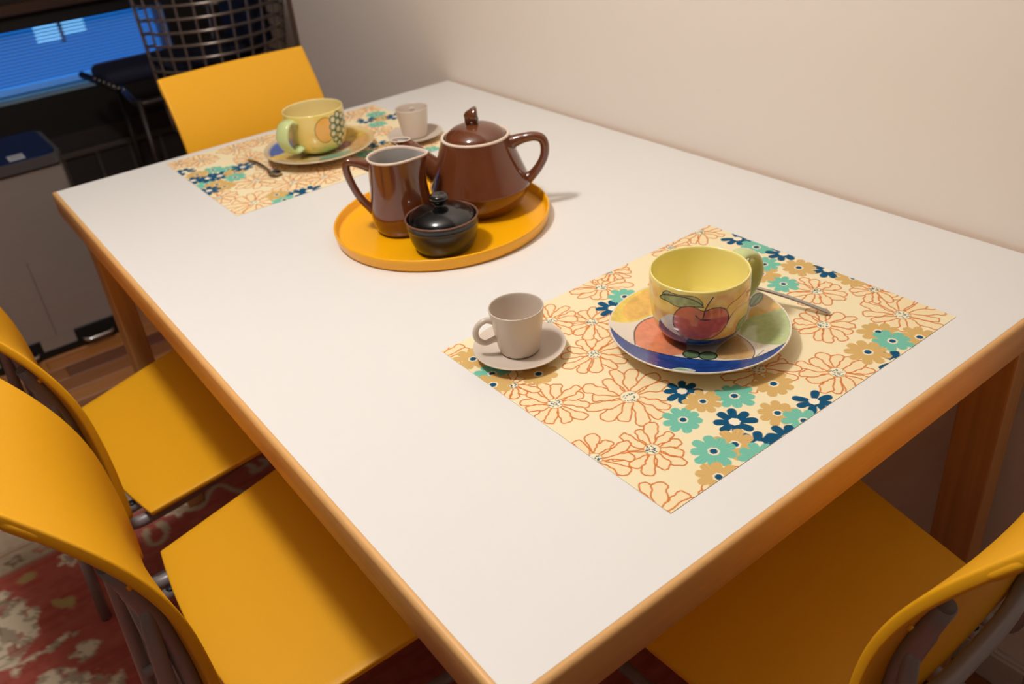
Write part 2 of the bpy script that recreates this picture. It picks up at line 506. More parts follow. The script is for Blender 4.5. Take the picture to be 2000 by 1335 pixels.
    for k in range(16):
        cy = -2.15 + k * .14
        d = np.hypot((X + .125), Y - cy) * (1 + .35 * np.sin(5 * np.arctan2(Y - cy, X + .125)))
        blend(C, .8 * np.clip((.032 - d) / .004, 0, 1), (160, 92, 74)); blend(C, .7 * np.clip((.014 - d) / .003, 0, 1), (120, 90, 72))
    blend(C, np.clip((-.225 - X) / .003, 0, 1), (140, 44, 38)); blend(C, np.clip((-.31 - X) / .003, 0, 1), (196, 178, 150))
    me = gridmesh(np.stack([X, Y, Z], -1)); paint(me, C)
    me.polygons.foreach_set('use_smooth', [True] * len(me.polygons))
    bm = bmesh.new(); bm.from_mesh(me)
    # rug edge turned down to the floor
    be = [e for e in bm.edges if len(e.link_faces) == 1]
    g = bmesh.ops.extrude_edge_only(bm, edges=be)
    for v in g['geom']:
        if isinstance(v, bmesh.types.BMVert): v.co.z = 0.0002
    bm.to_mesh(me); bm.free()
    o = link('rug', me, vmat('rug_wool', 0.95, 0, 0.22, bump=(600, 0.5)))
    tag(o, 'red wool rug with cream and gold floral motifs under the table and chairs', 'rug')


make_rug()

# ------------------------------------------------------------ table
T0 = empty('dining_table', (0.7, -0.44, 0))
tag(T0, 'white topped dining table with beech wood edge and legs, pushed against the wall', 'table')


def tp(o):
    o.location = (o.location.x - 0.7, o.location.y + 0.44, o.location.z); return o


tp(box('tabletop', 0.0, 1.4, -0.88, -0.0, 0.697, 0.74, M['laminate'], T0, bev=0.0006))
def edging(name, a, b, side, m):
    # cross-section (out, z): top lip, bevel, outer face, bottom
    top = [(-0.0004, 0.7398), (0.0046, 0.7386), (0.0064, 0.7368), (0.0070, 0.7345)] if side in ('near', 'left') else [(-0.0004, 0.7396), (0.0018, 0.7380), (0.0045, 0.7330), (0.0050, 0.7300)]
    o_max = top[-1][0]
    sec = [(-0.0004, 0.6985)] + top + [(o_max, 0.6965), (o_max - .0015, 0.6950), (-0.026, 0.6950), (-0.026, 0.6968), (-0.0004, 0.6985)]
    rows = []
    for end, pt in ((0, a), (1, b)):
        row = []
        for (o_, z_) in sec:
            # mitred corners
            x_, y_ = pt
            if side == 'near': row.append((x_ + o_, y_ + (-o_ if end == 0 else o_), z_))
            if side == 'far': row.append((x_ - o_, y_ + (-o_ if end == 0 else o_), z_))
            if side == 'left': row.append((x_ + (-o_ if end == 0 else o_), y_ - o_, z_))
            if side == 'wall': row.append((x_ + (-o_ if end == 0 else o_), y_ + o_, z_))
        rows.append(row)
    me = gridmesh(np.array(rows, float))
    bm = bmesh.new(); bm.from_mesh(me); bpy.data.meshes.remove(me)
    return tp(frombm(name, bm, m, T0))
edging('wood_edge', (0, -.88), (1.4, -.88), 'left', M['beech'])
edging('wood_edge', (1.4, -.88), (1.4, 0), 'near', M['beech_y'])
edging('wood_edge', (0, -.88), (0, 0), 'far', M['beech_y'])
edging('wood_edge', (0, 0), (1.4, 0), 'wall', M['beech'])
for (a, b, c, d) in ((.040, .100, -.868, -.831), (1.320, 1.380, -.868, -.831), (.040, .100, -.085, -.048), (1.322, 1.382, -.085, -.048)):
    tp(box('leg', a, b, c, d, 0.010, 0.6950, M['beech_z'], T0, bev=0.003, seg=2))
for (a, b, c, d) in ((.10, 1.32, -.858, -.840), (.10, 1.322, -.076, -.058), (.05, .068, -.831, -.085), (1.352, 1.370, -.831, -.085)):
    tp(box('apron', a, b, c, d, 0.650, 0.6965, M['beech_z'], T0, bev=0.001))

# ------------------------------------------------------------ chairs
PROF = [(-.022, .432), (-.020, .47), (-.019, .53), (-.021, .58), (-.025, .625), (-.032, .66), (-.043, .695), (-.058, .73), (-.077, .765), (-.100, .802), (-.124, .838)]


def make_chair(loc, rz, label):
    t = tag(empty('dining_chair', loc, rz), label, 'chair', 'yellow plastic chairs around the table')
    # seat: thin moulded plate, wider to the front, front edge rolled down
    n, m_ = 40, 28
    top = []
    for i in range(n + 1):
        v = i / n; row = []
        for j in range(m_ + 1):
            s = j / m_ * 2 - 1
            hw = .180 + .026 * min(1, v * 1.6) - .004 * max(0, v - .85) / .15
            x_ = s * hw
            y_ = v * .385 - .014 * (1 - s * s) * (1 - v) ** 2 + .006 * (1 - s * s) * v * v
            z_ = .4375 + .128 * min(v * .385, .26) - .0055 * (1 - s * s) * math.sin(math.pi * min(v, 1)) - .020 * max(0, (v - .8) / .2) ** 2
            row.append((x_, y_, z_))
        top.append(row)
    top = np.array(top)
    bm = bmesh.new()
    me = gridmesh(np.transpose(top, (1, 0, 2))); bm.from_mesh(me); bpy.data.meshes.remove(me)
    so = frombm('seat', bm, M['plastic'], t, True)
    md = so.modifiers.new('solid', 'SOLIDIFY'); md.thickness = .009; md.offset = -1
    # make sure the plate thickens downwards
    if so.data.polygons[0].normal.z < 0: so.data.flip_normals()
    bv = so.modifiers.new('bevel', 'BEVEL'); bv.width = .002; bv.segments = 2; bv.limit_method = 'ANGLE'; bv.angle_limit = R(60)
    # backrest
    pf = resample(smoothprof(PROF, 1), .012)
    rows = []
    NZ = 40
    for k in range(NZ + 1):
        f = k / NZ; row = []
        for j in range(m_ + 1):
            q = j / m_ * 2 - 1; q = math.copysign(1 - (1 - abs(q)) ** 1.25, q)
            zb = .440 + .082 * (1 - abs(q) ** 3.5)
            z_ = zb + (.838 - zb) * f
            y_ = float(np.interp(z_, pf[:, 1], pf[:, 0]))
            hw = .1765 - .004 * (z_ - .44) / .4
            row.append((q * hw, y_ - .013 * (1 - q * q), z_))
        rows.append(row)
    me = gridmesh(np.transpose(np.array(rows), (1, 0, 2)))
    bm = bmesh.new(); bm.from_mesh(me); bpy.data.meshes.remove(me)
    bo = frombm('backrest', bm, M['plastic'], t, True)
    if bo.data.polygons[len(bo.data.polygons) // 2].normal.y < 0: bo.data.flip_normals()
    md = bo.modifiers.new('solid', 'SOLIDIFY'); md.thickness = .011; md.offset = -1
    bv = bo.modifiers.new('bevel', 'BEVEL'); bv.width = .0025; bv.segments = 2; bv.limit_method = 'ANGLE'; bv.angle_limit = R(60)
    # thickened band along the top third of both side edges (the little step in the edge)
    for sg in (-1, 1):
        pts = [(sg * .1700, y_ - .0095, z_) for (y_, z_) in pf if .79 < z_ < .832]
        sweep('edge_bead', pts, [.0030] + [.0048] * (len(pts) - 2) + [.003], M['plastic'], bo, seg=10, sub=1)
        sweep('clip', [(sg * .1665, -.0590, .700), (sg * .1667, -.0622, .699)], [.0030, .0026], M['plastic'], bo, seg=10, sub=1)
    for sg in (-1, 1):
        x_ = sg * .134
        off = -.0235
        xb = sg * .152
        path = [(x_, -.070, .708), (x_, PROF[5][0] + off - .002, .660), (x_ * 1.02, PROF[4][0] + off, .62), (x_ * 1.08, PROF[2][0] + off, .54), (xb * .97, -.046, .47), (xb, -.036, .410), (xb, .04, .410), (xb, .30, .440)]
        sp = bez(path, .045, 6)
        so_ = sweep('back_support', sp, [.0095] * 3 + [.0108] * 11 + [.0095] * (len(sp) - 14), M['tube'], t, seg=18, sub=1)
        cpt = np.array(path[0]); dr = np.array(path[0]) - np.array(path[1]); dr /= np.linalg.norm(dr)
        sweep('end_cap', [cpt - dr * .001, cpt + dr * .0020], .0082, M['cap'], so_, seg=18, sub=1)
        sweep('leg', [(sg * .1375, -.0540, .650), (sg * .151, -.0640, .54), (sg * .152, -.0905, 0.0105)], [.0070, .0086, .0098], M['tube'], t, seg=18, sub=4)
        sweep('seat_bracket', [(sg * .118, -.022, .4150), (sg * .118, .060, .4200)], .0085, M['tube'], t, seg=16, sub=1)
        fl_ = bez([(xb, .24, .433), (xb, .335, .440), (xb, .365, .20), (xb, .372, 0.0105)], .04, 6)
        sweep('leg', fl_, .0100, M['tube'], t, seg=18, sub=1)
        sweep('side_rail', [(x_ * 1.05, -.080, .285), (xb, .358, .285)], .0085, M['tube'], t, seg=14, sub=1)
        sweep('screw', [(sg * .118, -.010, .4225), (sg * .118, -.010, .4250)], .006, M['dark'], so_, seg=12, sub=1)
    sweep('back_crossbar', [(-.139, -.0435, .522), (-.07, -.0545, .522), (0, -.0565, .522), (.07, -.0545, .522), (.139, -.0435, .522)], .0100, M['tube'], t, seg=16, sub=4)
    sweep('crossbar', [(-.152, .03, .409), (.152, .03, .409)], .0085, M['tube'], t, seg=14, sub=1)
    sweep('crossbar', [(-.152, .27, .436), (.152, .27, .436)], .0085, M['tube'], t, seg=14, sub=1)
    return t


ch = make_chair((.886, -1.0, 0), 0, 'yellow chair under the long side nearer the camera, its curved back at lower left')
for loc, rz, lab in (((.437, -.998, 0), R(4), 'yellow chair tucked under the long side, farther away and next to the steel bin'),
                     ((-.125, -.410, 0), R(-90), 'yellow chair at the far end of the table, backrest showing behind the yellow grape cup'),
                     ((1.473, -.42, 0), R(90), 'yellow chair under the near end of the table, seen from behind at lower right')):
    c = copy_tree(ch); c.location = loc; c.rotation_euler = (0, 0, rz); c['label'] = lab

# ------------------------------------------------------------ placemats
ZM = 0.7406     # top of a mat


def petal(cx, cy, a, r0, r1, w, rnd, kind='line'):
    """outline of one petal in mat millimetres"""
    n = 7; L, Rr = [], []
    for i in range(n + 1):
        t = i / n; r = r0 + (r1 - r0) * t
        ww = w * (0.40 + 0.60 * math.sin(min(1, t * 1.15) * math.pi * .62)) * (1 if t < .93 else .62)
        if kind == 'line': ww *= 1 + rnd.uniform(-.32, .30)
        bend = .07 * math.sin(t * 3 + a * 5) * (r1 - r0) * (1 if kind == 'line' else .2)
        dx, dy = math.cos(a), math.sin(a)
        L.append((cx + dx * r - dy * (ww + bend), cy + dy * r + dx * (ww + bend)))
        Rr.append((cx + dx * r + dy * (ww - bend), cy + dy * r - dx * (ww - bend)))
    tip = (cx + math.cos(a) * (r1 + (rnd.uniform(-1.5, 1.8) if kind == 'line' else 1.0)), cy + math.sin(a) * (r1 + .5))
    return chaikin(L + [tip] + Rr[::-1], 1)


def make_mat(name, x0, y0, wu, wv, step, seed, daisies, navy, teal, tan_, label):
    """u runs along world +y, v along world +x, both in mm"""
    us = np.linspace(0, wu, int(wu / step)); vs_ = np.linspace(0, wv, int(wv / step))
    U, V = np.meshgrid(us, vs_, indexing='ij')
    C = np.zeros(U.shape + (3,)); C[:] = lin((246, 230, 188))
    rnd = random.Random(seed)
    lw = .62
    aa = max(.35, step * .45)

    def region(cx, cy, r):
        i0, i1 = np.searchsorted(us, (cx - r, cx + r)); j0, j1 = np.searchsorted(vs_, (cy - r, cy + r))
        return slice(max(0, i0), i1), slice(max(0, j0), j1)
    for (cx, cy, rad) in daisies:
        s = region(cx, cy, rad * 1.25)
        if U[s].size == 0: continue
        X, Y = U[s], V[s]; sub = C[s]
        np_ = rnd.choice((12, 13, 14)); a0 = rnd.uniform(0, 1)
        for k in range(np_):
            a = a0 + 2 * math.pi * k / np_ + rnd.uniform(-.07, .07)
            d = poly_sd(X, Y, petal(cx, cy, a, rad * .2, rad * rnd.uniform(.86, 1.22), rad * .175, rnd))
            blend(sub, np.clip(-d / aa, 0, 1), (246, 224, 178))
            blend(sub, np.clip((lw + aa - np.abs(d)) / aa, 0, 1), (214, 122, 52))
        dc = np.hypot(X - cx, Y - cy)
        blend(sub, np.clip((rad * .235 - dc) / aa, 0, 1), (244, 234, 200))
        blend(sub, .9 * np.clip((lw * .7 + aa - np.abs(dc - rad * .235)) / aa, 0, 1), (222, 150, 80))
        for k in range(26):
            q = rad * .2 * math.sqrt(rnd.random()); b = rnd.uniform(0, 6.28)
            dd = np.hypot(X - cx - q * math.cos(b), Y - cy - q * math.sin(b))
            blend(sub, np.clip((.85 - dd) / aa + .3, 0, 1), (28, 84, 104))
        C[s] = sub
    allf = [(p, 't') for p in tan_] + [(p, 'g') for p in teal] + [(p, 'n') for p in navy]
    rnd.shuffle(allf)
    for (cx, cy), kd in allf:
        rad = 21.5 + rnd.uniform(-1.5, 2.5); 
        if kd == 'n': rad *= 1.03
        s = region(cx, cy, rad * 1.3)
        if U[s].size == 0: continue
        X, Y = U[s], V[s]; sub = C[s]
        col = {'t': (224, 184, 114), 'g': (124, 202, 176), 'n': (8, 82, 118)}[kd]
        np_ = {'t': 9, 'g': 9, 'n': 8}[kd]; a0 = rnd.uniform(0, 6)
        th = np.arctan2(Y - cy, X - cx)
        streak = .93 + .07 * np.sin(th * 46 + 3 * np.sin(th * 7))
        if kd == 'n': streak = streak * 0 + 1
        skip = rnd.choice((None, 3)) if kd == 'n' else None
        for k in range(np_):
            if skip == k: continue
            a = a0 + 2 * math.pi * k / np_ + rnd.uniform(-.06, .06)
            d = poly_sd(X, Y, petal(cx, cy, a, rad * .12, rad * rnd.uniform(.86, 1.04), rad * (.235 if kd != 'n' else .215), rnd, 'fill'))
            blend(sub, np.clip(-d / aa + .4, 0, 1), col, streak)
        dc = np.hypot(X - cx, Y - cy) * (1 + .05 * np.sin(7 * th))
        if kd == 'n':
            blend(sub, np.clip((rad * .26 - dc) / aa, 0, 1), (250, 238, 212))
        else:
            blend(sub, np.clip((rad * .25 - dc) / aa, 0, 1), (246, 232, 200)); blend(sub, np.clip((rad * .17 - dc) / aa, 0, 1), (16, 82, 116))
        C[s] = sub
    # thin slab: top grid, turned-down border
    P = np.stack([V * .001 + x0, U * .001 + y0, np.full(U.shape, ZM)], -1)
    P = P + np.array([0, 0, 1.]) * (0.0002 * vnoise(P[..., 0], P[..., 1], 3, 14)[..., None])
    me = gridmesh(P); paint(me, C)
    bm = bmesh.new()
    # rim strip all around
    vm_ = vmat('printed_placemat', 0.65, 0.0); vm_.node_tree.nodes['Principled BSDF'].inputs['Specular IOR Level'].default_value = 0.15
    o = link(name, me, vm_, None, True)
    if me.polygons[0].normal.z < 0: me.flip_normals()
    tag(o, label, 'placemat', 'flowered placemats')
    box_bm(bm, x0 + .0001, x0 + wv * .001 - .0001, y0 + .0001, y0 + wu * .001 - .0001, 0.74005, ZM - .0001)
    e = frombm('backing', bm, mat('placemat_core', (240, 226, 196), .6), None)
    e.parent = o
    return o


near_daisies = [(94, 219, 44), (30, 173, 36), (122, 132, 36), (167, 78, 34), (233, 23, 36), (269, 1, 28), (18, 115, 27), (50, 295, 34), (0, 267, 36), (-9, 364, 40),
                (428, 323, 40), (280, 340, 38), (349, 274, 36), (408, 222, 33), (227, 279, 38), (438, 5, 34), (374, 10, 32), (-10, 15, 36), (134, 40, 34), (458, 268, 30), (60, 385, 30), (300, 100, 38), (320, 190, 36), (190, 190, 38)]
make_mat('placemat', .981, -.663, 465, 367, .72, 5, near_daisies,
         [(457, 58), (462, 131), (463, 199), (140, 250), (139, 321), (221, 354), (128, 360), (156, 372), (207, 72), (340, 371)],
         [(454, 93), (422, 132), (396, 182), (237, 62), (372, 346), (105, 284), (172, 293), (90, 337), (188, 366), (15, 81), (115, 372), (345, 130)],
         [(444, 169), (399, 145), (378, 325), (335, 340), (217, 307), (180, 341), (142, 277), (112, 344), (66, 364), (399, 362), (466, 234), (17, 41), (52, 118), (3, 99), (375, 95)],
         'cream placemat with orange outlined daisies under the apple cup, nearest the camera')
far_daisies = [(89, 236, 40), (44, 334, 44), (8, 262, 34), (132, 300, 38), (56, 39, 34), (132, 29, 34), (189, 23, 34), (20, 20, 30), (389, 33, 32), (442, 15, 34), (378, 173, 34),
               (349, 136, 34), (183, 320, 36), (247, 303, 36), (255, 60, 36), (300, 40, 34), (150, 190, 38), (130, 110, 34), (310, 210, 36), (270, 240, 34), (420, 230, 38), (400, 300, 38), (330, 330, 36), (200, 250, 34), (320, 90, 30)]
make_mat('placemat', .0225, -.680, 464, 367, 1.15, 8, far_daisies,
         [(10, 78), (6, 139), (30, 150), (50, 156), (8, 214), (100, 146), (112, 356), (134, 361), (397, 90), (452, 118), (337, 246)],
         [(53, 114), (68, 187), (17, 178), (86, 364), (433, 70), (400, 134), (387, 357), (296, 275), (75, 135)],
         [(78, 160), (36, 217), (22, 115), (86, 332), (428, 106), (340, 273), (360, 350), (30, 195)],
         'cream placemat with faded daisies under the grape cup, at the far end of the table')

# ------------------------------------------------------------ painted breakfast cups and saucers
cupmat = vmat('painted_glazed_cup', 0.12, 0.5)


def arcparam(P):
    return np.concatenate([[0], np.cumsum(np.hypot(*np.diff(P, axis=0).T))])


CUPO = [(0.0, .0115), (.026, .0115), (.0265, .0125), (.029, .0140), (.040, .0175), (.0475, .025), (.0522, .037), (.0543, .055), (.0552, .075), (.0548, .0915), (.0540, .0930)]
CUPI = [(.0528, .0928), (.0520, .0905), (.0522, .075), (.0512, .055), (.0490, .038), (.0440, .026), (.036, .0195), (.020, .0165), (0.0, .0160)]


def make_cup(loc, rot_handle, design, label, k=1.0, hsize=1.0):
    t = tag(empty('breakfast_cup', loc), label, 'cup')
    P = np.vstack([resample(smoothprof(CUPO[1:-1], 1), .0007), resample(smoothprof([CUPO[-1]] + CUPI, 1), .0012)])
    P[:, 0] *= k
    nouter = len(resample(smoothprof(CUPO[1:-1], 1), .0007))
    seg = 560
    me = lathe_mesh(P, seg)
    th = np.degrees(np.linspace(0, 2 * np.pi, seg, endpoint=False)); th = (th + 180) % 360 - 180
    TH, ZZ = np.meshgrid(th, P[:, 1] * 1000, indexing='ij'); RR = np.broadcast_to(P[:, 0], TH.shape)
    C = np.zeros(TH.shape + (3,)); C[:] = lin((252, 238, 152))
    outer = np.zeros(TH.shape, bool); outer[:, :nouter] = True
    design(C, TH, ZZ, outer)
    paint(me, C)
    link('bowl', me, cupmat, t)
    # ear handle: flat strap
    a = rot_handle; ca, sa = math.cos(a), math.sin(a)
    pts = [(.0548 * k, .080), (.066 * k, .086), (.084 * hsize, .079), (.0915 * hsize, .060), (.084 * hsize, .041), (.066 * k, .031), (.0515 * k, .033)]
    pts3 = [(r * ca, r * sa, z) for r, z in pts]
    sm_ = sweep_mesh(pts3, [.0052, .0050, .0052, .0054, .0052, .0050, .0056], seg=20, flat=1.0, sub=8, up=(0, 0, 1))
    # widen across the loop plane
    co = np.empty(len(sm_.vertices) * 3); sm_.vertices.foreach_get('co', co); co = co.reshape(-1, 3)
    side = co @ np.array([-sa, ca, 0]); co += np.outer(side * (1.25 if k == 1.0 else 1.7), [-sa, ca, 0]); sm_.vertices.foreach_set('co', co.reshape(-1)); sm_.update()
    C2 = np.zeros((len(co), 3)); C2[:] = lin((196, 218, 158)); w = np.clip((co[:, 2] - .03) / .05, 0, 1)
    C2 = C2 * (1 - .35 * w[:, None]) + np.array(lin((214, 204, 120))) * (.35 * w[:, None])
    paint(sm_, C2)
    link('handle', sm_, cupmat, t)
    return t


# coordinates of the painting: (angle in degrees, height in mm) -> arc millimetres
KX = 54.0 * math.pi / 180


def tz(L): return [(a * KX, z) for a, z in L]


def apple_design(C, TH, ZZ, outer):
    X, Y = TH * KX, ZZ
    wash = vnoise(X, Y, 4, .09); wash2 = vnoise(X, Y, 5, .25)
    o = outer.astype(float)
    blend(C, o, (242, 204, 104)); blend(C, o * np.clip((wash - .42) * 4, 0, 1) * .75, (226, 156, 74)); blend(C, o * wash2 * .3, (240, 214, 130))
    blend(C, o * np.clip((ZZ - 86) / 3, 0, 1), (240, 220, 124))
    ink = (36, 28, 30)

    def fill(P, rgb, it=2, wsh=None, m=1.0):
        d = poly_sd(X, Y, chaikin(tz(P), it)); w = 1.0 if wsh is None else (1 - wsh * (wash2 - .4))
        blend(C, o * np.clip(-d / .5 + .5, 0, 1) * m, rgb, w if wsh is not None else None); return d

    def stroke(P, w=.65, closed=False):
        Q = chaikin(tz(P), 2, closed)
        if closed: Q = Q + [Q[0]]
        blend(C, o * np.clip((w - line_d(X, Y, Q)) / .4 + .5, 0, 1), ink)
    white = [(-104, 44), (-98.4, 48), (-86.1, 59), (-77.6, 61.8), (-75, 50), (-72, 38), (-70.4, 28), (-82, 31), (-92, 37)]
    fill(white, (232, 222, 206))
    apple = [(-70.0, 71.6), (-77.6, 61.8), (-78.9, 50.1), (-76.1, 42), (-70.2, 35), (-59.4, 31.5), (-47.1, 31), (-35.2, 33), (-25.2, 37), (-17.6, 44.8), (-13.5, 52.3), (-14.0, 61.8), (-17.0, 68.2), (-24.0, 73.0), (-32.3, 73.6), (-39.0, 71.5), (-43, 70), (-47, 71.5), (-53.6, 75.4), (-61.5, 76.2)]
    fill(apple, (208, 104, 76), 1, .25)
    # blue foot band rising to the left
    bt = [(-100, 47), (-96, 43), (-89.6, 39), (-78.5, 35), (-65.7, 32.5), (-48.6, 31), (-31.3, 30), (-13.9, 29.5), (10, 30), (18, 26), (12, 8), (-100, 8), (-112, 26), (-104, 38)]
    fill(bt, (30, 62, 136), 1, .5); stroke(apple, .6, True)
    stroke([(-100, 47), (-96, 43), (-89.6, 39), (-78.5, 35), (-65.7, 32.5), (-48.6, 31), (-31.3, 30), (-13.9, 29.5), (10, 30)], .6)
    leaf = [(-99.2, 76.2), (-89.4, 83.5), (-79.3, 85.1), (-67.4, 86.5), (-56.4, 84.5), (-48.4, 80.9), (-42.4, 74.3), (-48.3, 75.5), (-58.9, 76.0), (-69.9, 72.3), (-77.4, 73.3), (-85.5, 76.0), (-93.0, 75.4)]
    leaf2 = [(-95, 80), (-91.2, 85.5), (-86.1, 88.5), (-79.4, 87.0), (-70.3, 87.4), (-61.9, 87.8), (-52.6, 87.8), (-47.2, 84.0), (-43.1, 77.0), (-48.4, 80.5), (-56.4, 84.0), (-67.4, 86.0), (-79.3, 84.7)]
    fill(leaf2, (168, 174, 116), 1, .4); fill(leaf, (158, 170, 116), 1, .6); stroke(leaf, .5, True); stroke(leaf2, .45, True)
    stroke([(-33.4, 86.5), (-38.5, 79.2), (-41.7, 72.0), (-44.0, 61.1)], .7); stroke([(-52, 64.8), (-48.0, 60.4), (-42.6, 59.0), (-36.5, 59.4)], .7)
    stroke([(19.6, 82.8), (0.8, 77.9), (-13.4, 74.0), (-17.0, 68.9)], .45); stroke([(28.3, 61.7), (2.2, 66.8), (-9.0, 61.8), (-13, 54.7)], .45)
    fill([(-12, 68), (2, 74), (20, 79), (30, 62), (4, 64), (-8, 60)], (222, 190, 100), 1, .3, .5)
    fill([(27, 44), (8.4, 48), (0, 39.7), (6, 27), (16, 24), (28, 30)], (140, 158, 92), 2, .5); stroke([(27, 44), (8.4, 48), (0, 39.7), (6, 27), (16, 24)], .5)
    # back of the cup: a pear and a second leaf so the painting goes round
    fill([(100, 70), (112, 74), (124, 66), (132, 40), (118, 26), (98, 28), (90, 44)], (222, 190, 84), 2, .4); stroke([(100, 70), (112, 74), (124, 66), (132, 40), (118, 26), (98, 28), (90, 44)], .5, True)


def grape_design(C, TH, ZZ, outer):
    X, Y = TH * KX, ZZ
    wash = vnoise(X, Y, 14, .09); wash2 = vnoise(X, Y, 15, .3)
    o = outer.astype(float)
    C[~outer] = lin((236, 216, 150))
    blend(C, o, (238, 212, 126)); blend(C, o * wash * .5, (236, 196, 106))
    blend(C, o * np.clip((34 + 10 * (wash - .5) - ZZ) / 16, 0, 1) * .9, (164, 182, 84))
    blend(C, o * np.clip((ZZ - 86) / 3, 0, 1), (238, 216, 120))
    circ = [(-2, 86.5), (-12, 85), (-19.9, 79.4), (-26, 69), (-26.4, 56), (-21, 45), (-12, 39.0), (-3, 39), (8, 46), (12, 64), (8, 80)]
    d = poly_sd(X, Y, chaikin(tz(circ), 2)); blend(C, o * np.clip(-d / .5 + .5, 0, 1), (240, 182, 88)); blend(C, o * np.clip((.55 - np.abs(d)) / .4 + .5, 0, 1), (52, 50, 40))
    for (a, z, r) in ((12, 78, 6.2), (25, 84, 5.8), (10, 65, 6.4), (23, 71, 6.2), (36, 78, 6.0), (9, 52, 6.2), (22, 57.5, 6.4), (35, 64, 6.2), (48, 70, 6), (13, 40, 5.4), (25, 44, 6.2), (38, 50, 6.2), (22, 31, 5.2), (34, 37, 5.6), (48, 56, 6), (30, 25, 4.6)):
        dd = np.hypot(X - a * KX, Y - z)
        blend(C, o * np.clip((r - dd) / .5 + .5, 0, 1), (214, 204, 152)); blend(C, o * np.clip((r * .5 - dd) / 2, 0, 1), (236, 222, 190))
        blend(C, o * np.clip((1.25 - np.abs(dd - r)) / .5 + .5, 0, 1), (48, 92, 70))
    Q = chaikin(tz([(15, 34), (18, 26), (12, 20), (6, 17)]), 2, False)
    blend(C, o * np.clip((.9 - line_d(X, Y, Q)) / .4 + .5, 0, 1), (44, 72, 50))


SAU = [(0.0, .0085), (.026, .0085), (.030, .0095), (.040, .0105), (.055, .0120), (.075, .0155), (.090, .0200), (.0995, .0232), (.1010, .0236)]
SAU2 = [(.1014, .0226), (.0995, .0205), (.088, .0165), (.070, .0110), (.052, .0070), (.046, .0055), (.044, .0018), (.040, .0016), (.036, .0045), (0.0, .0050)]


def make_saucer(loc, design, label, k=1.0):
    A = resample(smoothprof(SAU, 1), .00085); B = resample(SAU2, .004)
    P = np.vstack([A, B]); P[:, 0] *= k; P = P[::-1]
    seg = 640
    me = lathe_mesh(P, seg)
    th = np.linspace(0, 2 * np.pi, seg, endpoint=False)
    TH, RR = np.meshgrid(th, P[:, 0] * 1000, indexing='ij')
    C = np.zeros(TH.shape + (3,)); C[:] = lin((236, 224, 206))
    top = np.zeros(TH.shape, bool); top[:, len(B):] = True
    design(C, RR * np.cos(TH), RR * np.sin(TH), top.astype(float), RR)
    paint(me, C)
    o = link('saucer', me, cupmat, None, loc=loc)
    return tag(o, label, 'saucer')


def saucer_near(C, X, Y, o, RR):
    wash2 = vnoise(X, Y, 21, .12); w3 = vnoise(X, Y, 22, .3)
    ink = (34, 28, 34)

    def fill(P, rgb, it=1, wsh=.2, m=1.0):
        d = poly_sd(X, Y, chaikin(P, it) if it else P); blend(C, o * np.clip(-d / .5 + .5, 0, 1) * m, rgb, 1 - wsh * (wash2 - .5) - .15 * (w3 - .5)); return d

    def stroke(P, w=.6, closed=False):
        Q = chaikin(P, 2, closed); Q = Q + [Q[0]] if closed else Q
        blend(C, o * np.clip((w - line_d(X, Y, Q)) / .4 + .5, 0, 1), ink)
    fill([(-76, -68), (-68, -62), (-62, -46), (-60, -24), (-62, 10), (-40, 40), (-20, 60), (-40, 110), (-120, 60), (-120, -40)], (238, 208, 92))
    fill([(-70, -50), (-62, -30), (-70, 20), (-55, 60), (-80, 70), (-98, 20), (-92, -30)], (232, 176, 92), 1, .3, .7)
    fill([(23, 50), (-2, 120), (60, 110), (60, 66), (39, 60)], (224, 184, 104))
    fill([(30, 30), (22, 62), (36, 74), (60, 110), (110, 70), (110, 34), (78, 24), (58, 22)], (182, 196, 138))
    peach = [(-58, -12), (-58, -34), (-50, -52), (-36, -66), (-21, -77), (-1, -69), (22, -55), (14, -30), (-10, -20), (-30, -5)]
    fill(peach, (232, 144, 104)); stroke([(-50, -4), (-58, -16), (-58, -34), (-50, -52), (-36, -66), (-24, -76)], .7)
    fill([(34, 26), (52, 23), (69, 12), (79, 1), (84, -9), (52, -33), (40, -18), (34, 4)], (204, 164, 108)); stroke([(34, 25), (52, 22), (69, 12), (79, 1), (84, -9)], .55)
    stroke([(82, 12), (86, -10)], .5)
    # blue rim band
    band = [(-80, -74), (-72, -73), (-60, -78), (-48, -80), (-27, -80), (-1, -69), (23, -56), (45, -42), (66, -27), (84, -11), (90, 8), (94, 33), (98, 40), (125, 30), (110, -90), (0, -130), (-90, -110)]
    fill(band, (34, 72, 148), 0, .35); st_ = vnoise(RR * .9, np.degrees(np.arctan2(Y, X)) * .06, 23, .8); blend(C, o * .5 * np.clip((st_ - .5) * 3, 0, 1) * np.clip(-poly_sd(X, Y, band) / 2, 0, 1), (24, 44, 108))
    stroke([(-73, -73), (-60, -78), (-48, -80), (-27, -80), (-1, -69), (23, -56), (45, -42), (66, -27), (84, -11), (90, 8), (94, 33), (97, 37)], .65)
    for (cx, cy, r) in ((27, -41, 9), (42, -31, 9.5)):
        dd = np.hypot(X - cx, Y - cy); inb = (poly_sd(X, Y, band) > 0)
        blend(C, o * inb * np.clip((r - dd) / .5, 0, 1), (104, 128, 92)); blend(C, o * inb * np.clip((.9 - np.abs(dd - r)) / .5 + .4, 0, 1), (30, 48, 40))
    fill([(43, -92), (42, -80), (48, -73), (60, -70), (64, -76), (54, -84)], (220, 222, 200), 2, .1); fill([(45, -88), (46, -80), (52, -76), (58, -76), (52, -84)], (150, 186, 140), 2, .1)
    fill([(12, 74), (3, 86), (3, 98), (12, 100), (17, 86)], (150, 170, 116), 2); stroke([(12, 74), (3, 86), (3, 98), (12, 100), (17, 86)], .6, True); stroke([(12, 76), (9, 96)], .5)
    blend(C, o * np.clip((RR - 99.2) / .8, 0, 1), (232, 222, 208))


